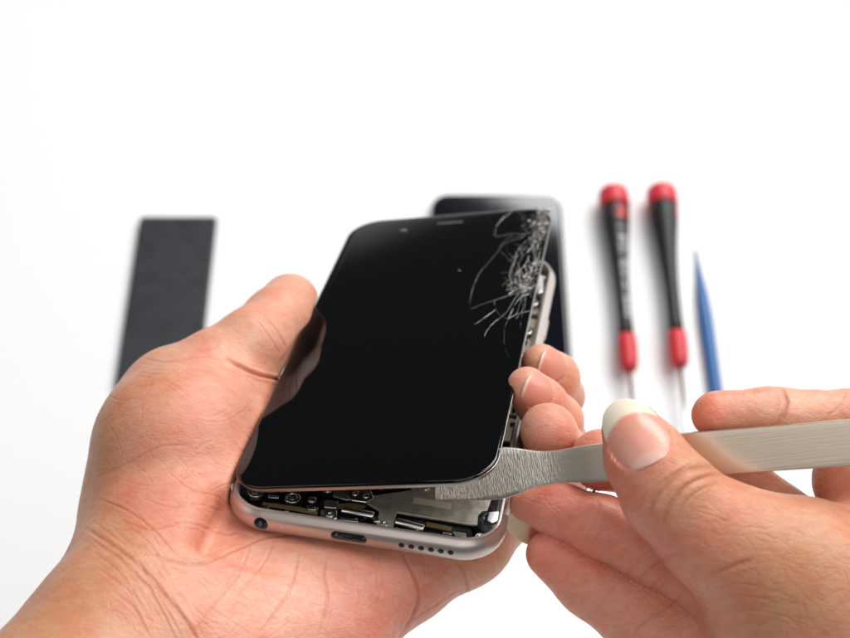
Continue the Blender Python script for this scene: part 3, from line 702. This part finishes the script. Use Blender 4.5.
nails = [Nail(g, 554, 367, (-30, -10), 8.6, 9, 5.2, 25, .1, .82, rng=(280, 420), lun=False, freecol=(.80, .52, .42)),
         Nail(g, 539, 392, (-30, -12), 8.4, 8.5, 5.2, 25, .1, .82, rng=(280, 400), lun=False, freecol=(.80, .52, .42))]
cre = [([(86, 529), (112, 545), (142, 568), (168, 598), (190, 627), (205, 655)], .8, .55), ([(90, 538), (118, 558), (146, 586), (165, 615), (178, 645)], .6, .3),
       ([(142, 549), (168, 560), (201, 564), (239, 549), (268, 538), (300, 536)], .6, .4), ([(120, 520), (149, 530), (186, 523), (224, 534), (242, 529)], .5, .3),
       ([(93, 480), (130, 463), (160, 448), (190, 446)], .5, .2), ([(140, 497), (170, 508), (200, 505), (230, 515)], .4, .18),
       ([(300, 545), (291, 587), (278, 609), (262, 632)], .6, .35), ([(328, 550), (323, 575), (327, 600), (318, 640)], .6, .35),
       ([(402, 553), (413, 575), (418, 598), (410, 620), (396, 640)], .7, .6), ([(455, 560), (464, 575), (467, 592), (460, 604)], .6, .5), ([(456, 590), (436, 605), (412, 620), (387, 640)], .5, .3),
       ([(350, 552), (354, 575), (362, 600)], .4, .15), ([(378, 556), (384, 580), (376, 612)], .4, .12), ([(250, 545), (238, 575), (210, 610), (190, 640)], .5, .25), ([(275, 540), (262, 565), (236, 600)], .5, .25),
       ([(262, 314), (277, 331), (287, 350)], .55, .4), ([(256, 320), (268, 336), (279, 354)], .4, .2),
       ([(224, 358), (240, 367), (255, 374), (280, 380), (292, 382)], .7, 1.0), ([(140, 358), (170, 362), (205, 356), (228, 362)], .5, .3), ([(135, 372), (165, 374), (195, 370), (222, 376)], .4, .2),
       ([(165, 470), (190, 490), (215, 496), (228, 505)], .4, .2), ([(100, 500), (125, 510), (150, 528), (180, 560)], .5, .25), ([(110, 590), (135, 610), (150, 640)], .5, .2),
       ([(372, 640), (392, 615), (404, 600)], .4, .2)]
rg = np.random.default_rng(11)
for k in range(260):                                     # fine criss-cross lines over thenar, wrist and palm
    x, y = rg.uniform(92, 480), rg.uniform(370, 640)
    if x > 235 and y < 545: continue
    if x < 235: a = rg.normal(.75 if y > 500 else (-.35 if rg.random() < .5 else .5), .3)
    else: a = rg.normal(1.95 if x < 330 else 1.65, .3)
    l = rg.uniform(14, 75); b = rg.normal(0, .3)
    cre.append(([(x, y), (x + l * .5 * math.cos(a), y + l * .5 * math.sin(a)), (x + l * math.cos(a + b), y + l * math.sin(a + b))], rg.uniform(.16, .28), rg.uniform(.02, .07)))
for k in range(26):                                      # wrist folds, nearly parallel
    x, y = rg.uniform(88, 130), rg.uniform(515, 575); l = rg.uniform(50, 120)
    cre.append(([(x, y), (x + l * .45, y + l * .38), (x + l * .8, y + l)], rg.uniform(.18, .32), rg.uniform(.03, .09)))
PK = (.70, .27, .20); TN = (.54, .285, .145); LT = (.84, .52, .38)  # LT: pale skin lifted to paint palm highlights; TN: tan plus painted shade
tin = [(50, 600, 95, (.50, .25, .125), .85), (100, 500, 60, (.52, .26, .13), .65), (140, 365, 60, (.53, .27, .14), .55), (95, 440, 45, (.50, .25, .125), .5), (200, 420, 60, PK, .38), (160, 500, 30, PK, .5), (130, 490, 22, PK, .4), (230, 520, 50, PK, .45), (330, 600, 100, (.82, .36, .29), .45), (95, 440, 35, TN, .5), (240, 350, 40, LT, .5), (285, 310, 28, PK, .25),  # leftmost browns mix tan skin with the hand's painted shaded side
       (210, 400, 30, PK, .35), (420, 590, 60, PK, .45), (500, 540, 50, TN, .5), (300, 575, 40, LT, .4), (520, 375, 16, PK, .4), (550, 432, 30, PK, .6), (545, 365, 12, LT, .4), (270, 620, 50, LT, .3)]
for k in range(26): tin.append((rg.uniform(110, 260), rg.uniform(350, 560), rg.uniform(4, 11), (.72, .25, .19), rg.uniform(.12, .34)))
for k in range(16): tin.append((rg.uniform(240, 440), rg.uniform(560, 640), rg.uniform(5, 14), (.76, .30, .25), rg.uniform(.1, .3)))
build_hand(g, I(150, 600, 320), (.68, .36, .24), tin, cre, nails, 'left hand, palm up, fingers wrapped round the opened phone')
del g

# ---- right hand, pinching the steel tool
DOFF = 6.
g = Grid((15, -110, 268), (128, 12, 364), VX)
chain(g, [(960, 720, 312, 150), (890, 640, 308, 112), (795, 582, 303, 84), (714, 534, 300, 54), (670, 495, 299.5, 47), (646, 459, 301, 39), (632, 431, 304, 30.5)], 6)
chain(g, [(800, 670, 310, 92), (930, 640, 312, 130)], 14)
base_ = g.D.copy(); tot = g.D.copy()
fingers = [
    [(960, 560, 318, 60), (885, 500, 319, 50), (862, 481, 320, 46), (884, 447, 323, 34), (850, 421, 318, 30), (782, 417, 315, 27), (765, 417, 315, 27.5), (716, 415, 314, 24.5)],
    [(900, 600, 320, 60), (815, 545, 322, 36), (738, 482, 326, 29), (665, 466, 325, 31), (601, 460, 325, 31)],
    [(850, 660, 314, 60), (790, 632, 315, 48), (722, 594, 315, 37.5), (655, 553, 317, 33.2), (602, 527, 320, 30.5), (562, 512, 324, 26.5), (523, 502, 327, 16)],
    [(860, 700, 314, 60), (780, 695, 314, 60), (705, 664, 315, 45), (640, 619, 319, 36.8), (590, 585, 323, 30.8), (550, 554, 325, 23.5)]]
for f_ in fingers: tot = np.minimum(tot, chain(g, f_, 5, base_.copy()))
g.D = tot; del base_, tot
carve_box(g, BODY, (.0, .0, -6.95), (67, 138, 6), 3.0, .8)
carve_box(g, PRY, (32, -2.4, -1.35), (60, 6.5, .02), .3, .6)
carve_box(g, PRY, (60, -5.2, -1.35), (150, 5.2, .02), .3, .6)
nails = [Nail(g, 631.5, 425, (-19, -38), 12.8, 20.0, 7.6, 26, .35, .36, .12, (0, 0), (250, 330)),
         Nail(g, 545, 543, (0, 0), 8.5, 15, 5.5, 30, -10., .1, rng=(290, 345), lun=False, axes=((-.2, .25, .9), (-.9, .42, -.1)), freecol=(.84, .74, .57))]
cre = [([(648, 520), (653, 500), (672, 480), (693, 468.5), (722, 467)], 1.0, .7), ([(662, 526), (668, 508), (685, 488), (708, 477), (728, 476)], .8, .5), ([(644, 508), (656, 488), (676, 473), (694, 462)], .6, .3),
       ([(676, 520), (684, 504), (700, 490), (718, 484)], .5, .2), ([(636, 586), (650, 570), (668, 557), (676, 550)], .7, .3), ([(648, 592), (664, 576), (682, 566)], .6, .25), ([(624, 578), (640, 560), (654, 546)], .5, .2),
       ([(583, 545), (592, 528), (598, 512), (597, 500)], .7, .25), ([(590, 549), (600, 532), (606, 514)], .5, .15), ([(630, 640), (646, 622), (668, 608), (680, 600)], .7, .3), ([(594, 616), (606, 598), (618, 584)], .6, .2),
       ([(781, 388), (787, 402), (783, 416), (776, 428)], .8, .7), ([(716, 574), (735, 566), (752, 560)], .9, .5), ([(709, 600), (740, 596), (775, 600)], .5, .2), ([(708, 615), (745, 610), (790, 618)], .4, .15), ([(712, 590), (735, 584), (760, 586)], .4, .2),
       ([(520, 497), (545, 505), (570, 502)], .4, .12), ([(540, 492), (556, 512), (575, 520)], .4, .1), ([(845, 392), (838, 408), (826, 416)], .5, .25)]
for k in range(150):
    x, y = rg.uniform(690, 850), rg.uniform(490, 638); a = rg.normal(.35 if rg.random() < .6 else -.6, .35); l = rg.uniform(10, 36)
    cre.append(([(x, y), (x + l * .5 * math.cos(a), y + l * .5 * math.sin(a)), (x + l * math.cos(a + .1), y + l * math.sin(a + .1))], rg.uniform(.16, .26), rg.uniform(.02, .05)))
for k in range(120):
    t = rg.uniform(0, 1); x, y = 535 + t * 150, 505 + t * 85 + rg.uniform(-18, 55); a = rg.normal(.6 if rg.random() < .6 else -.8, .3); l = rg.uniform(8, 30)
    cre.append(([(x, y), (x + l * .5 * math.cos(a), y + l * .5 * math.sin(a)), (x + l * math.cos(a + .1), y + l * math.sin(a + .1))], rg.uniform(.15, .26), rg.uniform(.02, .06)))
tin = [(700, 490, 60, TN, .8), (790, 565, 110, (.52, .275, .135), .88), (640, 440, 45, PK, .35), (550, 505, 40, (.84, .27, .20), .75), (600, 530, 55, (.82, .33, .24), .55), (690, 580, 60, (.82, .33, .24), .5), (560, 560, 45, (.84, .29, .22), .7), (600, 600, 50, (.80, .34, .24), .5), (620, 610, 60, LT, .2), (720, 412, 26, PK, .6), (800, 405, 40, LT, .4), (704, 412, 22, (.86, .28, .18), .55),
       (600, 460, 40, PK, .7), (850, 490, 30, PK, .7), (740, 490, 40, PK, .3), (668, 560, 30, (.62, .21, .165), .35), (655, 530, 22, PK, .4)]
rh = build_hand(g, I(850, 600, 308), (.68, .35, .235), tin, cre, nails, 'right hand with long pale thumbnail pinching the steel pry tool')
# the little finger's nail peeps out past its tip
del g

# ------------------------------------------------------------------ things lying on the table
def wframe(name, o, d, label, cat, group=None):        # empty on the table, local x along d (world), z up
    x = nrm([d[0], d[1], 0]); M = Matrix(((x[0], -x[1], 0, o[0] / 1000), (x[1], x[0], 0, o[1] / 1000), (0, 0, 1, o[2] / 1000), (0, 0, 0, 1)))
    e = empty(name, M); tag(e, label, cat, group); inv = lambda P: np.array([(P - o)[0] * x[0] + (P - o)[1] * x[1], -(P - o)[0] * x[1] + (P - o)[1] * x[0], P[2] - o[2]])
    return e, inv
# loose battery
A, B_, C_ = T(139.5, 219.5, 4), T(216, 220.5, 4), T(114, 388, 4)
wv_ = np.linalg.norm(B_ - A); d = A - C_
bt, _ = wframe('phone_battery', (C_[0], C_[1], 0), d, 'flat black phone battery lying on the table at the left', 'battery')
Lb = np.linalg.norm(d[:2]) + 2
Mb = grain(mat('battery_wrap', (.024, .026, .030), .45), 120, .12, .0006, colvar=.08, roughvar=.1)
pl = [(0, 0), (Lb, 0)] + [(Lb + .5 * math.sin(k * 1.3) * .6, -wv_ * k / 8) for k in range(1, 8)] + [(Lb, -wv_), (0, -wv_)]
bevel(MB().prism(pl, .05, 3.8).build('cell', Mb, bt), .8, 3)
bevel(MB().box(Lb - 2.6, Lb - .2, -wv_ + 2, -2, 3.8, 3.92).build('top_seal', mat('battery_tape', (.05, .052, .058), .3), bt), .05)
bevel(MB().box(-2.5, .2, -wv_ * .7, -wv_ * .3, .6, 2.2).build('connector_tab', M_blackin, bt), .2)

# second phone lying face up
P0, P1 = T(431, 193, 7), T(561.5, 193.5, 7); dx = P1 - P0
o_ = np.array([P0[0], P0[1], 0])
p2, inv = wframe('phone', o_, dx, 'dark phone lying face up on the table behind the cracked screen', 'phone')
W2 = np.linalg.norm(dx); 
V, Fc = sweep(W2, 143, 9, [(3, .1), (1, .5), (.1, 2), (0, 3.5), (.1, 5), (.6, 6.4), (1.3, 6.9), (1.6, 6.9)], 12, False, True)
V = [(x, y - 143, z) for x, y, z in V]
o = MB().add(V, Fc).build('case', mat('dark_metal_case', (.05, .055, .06), .3, .9), p2, True); o.modifiers.new('e', 'EDGE_SPLIT').split_angle = math.radians(50)
V, Fc = sweep(W2, 143, 9, [(1.2, 6.0), (1.2, 7.0), (1.5, 7.2), (2.2, 7.3)], 12, False, True)
V = [(x, y - 143, z) for x, y, z in V]
MB().add(V, Fc).build('glass', mat('reflection_tinted_glass', (.004, .005, .008), .06, 0, IOR=1.7), p2, False)  # faint blue in the base colour paints a bluish reflection
MB().prism(rrect(9, 1.1, .5, 5, W2 / 2 - 4.5, -8.5), 7.2, 7.31).build('earpiece_slot', mat('phone2_mesh', (.04, .04, .04), .5), p2)

# screwdrivers: local x runs from the cap towards the tip
M_red = grain(mat('red_plastic', (.62, .035, .05), .38), 300, .08, .0002)
M_hand = grain(mat('black_rubber', (.014, .014, .015), .45), 500, .12, .0002)
M_print = mat('pale_print', (.55, .56, .55), .5)
def screwdriver(c0, c1_, label, rot, writing):
    h = 8.
    a, b = T(*c0, h), T(*c1_, h); d = b - a; Lh = np.linalg.norm(d)
    e, _ = wframe('screwdriver', np.array([a[0], a[1], 0]), d, label, 'screwdriver', 'screwdrivers lying side by side on the table')
    k = Lh / 185.
    f = lambda prof: [(r, x * k) for r, x in prof]
    def lat(name, prof, m, parent=e): return MB().lathe(f(prof), (0, 0, h), 'x', 40).build(name, m, parent, True)
    cap = lat('swivel_cap', [(.01, 0), (5.5, 0), (7.2, 1.2), (7.8, 4), (7.9, 10), (7.9, 18), (7.5, 19.8), (6.8, 20)], M_red)
    lat('handle', [(6.9, 20.3), (7.3, 21.5), (7.2, 28), (6.7, 38), (5.9, 50), (5.0, 64), (4.3, 80), (3.8, 96), (3.55, 112), (3.5, 128), (3.6, 142), (3.9, 152.5), (.5, 153)], M_hand)
    lat('collar', [(3.6, 152.6), (4.5, 153.4), (4.7, 158), (4.5, 176), (4.0, 182), (3.2, 185), (1.0, 185.2)], M_red)
    lat('shaft', [(1.15, 184), (1.15, 262), (.9, 264), (.7, 280), (.4, 281)], M_steel)
    # emblem and lettering wrap the handle, facing 'rot' degrees from straight up
    prof = [(7.3, 21.5), (7.2, 28), (6.7, 38), (5.9, 50), (5.0, 64), (4.3, 80), (3.8, 96), (3.55, 112), (3.5, 128), (3.6, 142)]
    def rad(x): return np.interp(x, [q[1] for q in prof], [q[0] for q in prof])
    def patch(mb, x0, x1, a0, a1, n=6, off=.05):
        V = []; 
        for i in range(n + 1):
            for j in range(n + 1):
                x = x0 + (x1 - x0) * i / n; an = math.radians(a0 + (a1 - a0) * j / n); r = rad(x) + off; V.append((x * k, -r * math.sin(an), h + r * math.cos(an)))
        mb.add(V, [(i * (n + 1) + j, i * (n + 1) + j + 1, (i + 1) * (n + 1) + j + 1, (i + 1) * (n + 1) + j) for i in range(n) for j in range(n)])
    mb = MB(); V = []; n = 24
    for i in range(n):
        t = 2 * math.pi * i / n; x = 31 + 6.2 * math.cos(t); an = math.radians(rot + 40 * math.sin(t)); r = rad(x) + .06; V.append((x * k, -r * math.sin(an), h + r * math.cos(an)))
    r = rad(31) + .3; an = math.radians(rot); V.append((31 * k, -r * math.sin(an), h + r * math.cos(an)))
    mb.add(V, [(i, (i + 1) % n, n) for i in range(n)]).build('round_emblem', M_red, e, True)
    if writing:
        mb = MB(); rr = random.Random(5); x = 46
        while x < 136:                                  # blurred, illegible print: short strokes
            ln = rr.uniform(1.6, 3.2)
            if rr.random() < .86:
                c = rot + rr.uniform(-6, 6); patch(mb, x, x + ln * .45, c - 26, c + 26, 3)
                if rr.random() < .6: patch(mb, x, x + ln, c + rr.choice([-22, 0, 18]) - 6, c + rr.choice([-22, 0, 18]) + 6, 3)
            x += ln + .9
        mb.build('lettering', M_print, e, False)
    return e
screwdriver((613, 191), (629.5, 370), 'left screwdriver of two, black handle with white lettering and red cap', -22, True)
screwdriver((661, 189.5), (680, 366), 'right screwdriver of two, plain black handle with red cap, beside the blue pick', -75, False)

# blue plastic spudger
a, b = T(696.5, 252, 2), T(717, 402, 2); dB = b - a; Lp = np.linalg.norm(dB)
e, _ = wframe('plastic_spudger', np.array([a[0], a[1], 0]), dB, 'thin blue plastic prying stick with pointed end right of the screwdrivers', 'spudger')
M_blue = grain(mat('blue_plastic', (.008, .10, .30), .35), 300, .08, .0002)
prof = [(0, .5, .5), (5, .8, .8), (10, 1.2, 1.1), (18, 1.8, 1.7), (27, 2.7, 2.2), (42, 3.3, 2.5), (70, 3.1, 2.6), (100, 3.0, 2.6), (130, 3.3, 2.6), (150, 3.6, 1.5), (162, 3.0, .5)]
V = []
for x, w, t in prof:
    for j in range(12):
        an = 2 * math.pi * j / 12; V.append((x, w * math.copysign(abs(math.cos(an)) ** .6, math.cos(an)), t + t * math.copysign(abs(math.sin(an)) ** .6, math.sin(an)) + .02))
n = 12; Fc = [(i * n + j, i * n + (j + 1) % n, (i + 1) * n + (j + 1) % n, (i + 1) * n + j) for i in range(len(prof) - 1) for j in range(n)] + [tuple(range(n)), tuple(range((len(prof) - 1) * n, len(prof) * n))]
MB().add(V, Fc).build('stick', M_blue, e, True)
MB().lathe([(.2, -3), (.45, -2), (.6, 0), (.62, 3)], (0, 0, .75), 'x', 12).build('point', mat('dark_blue_tip', (.02, .05, .12), .4), e, True)
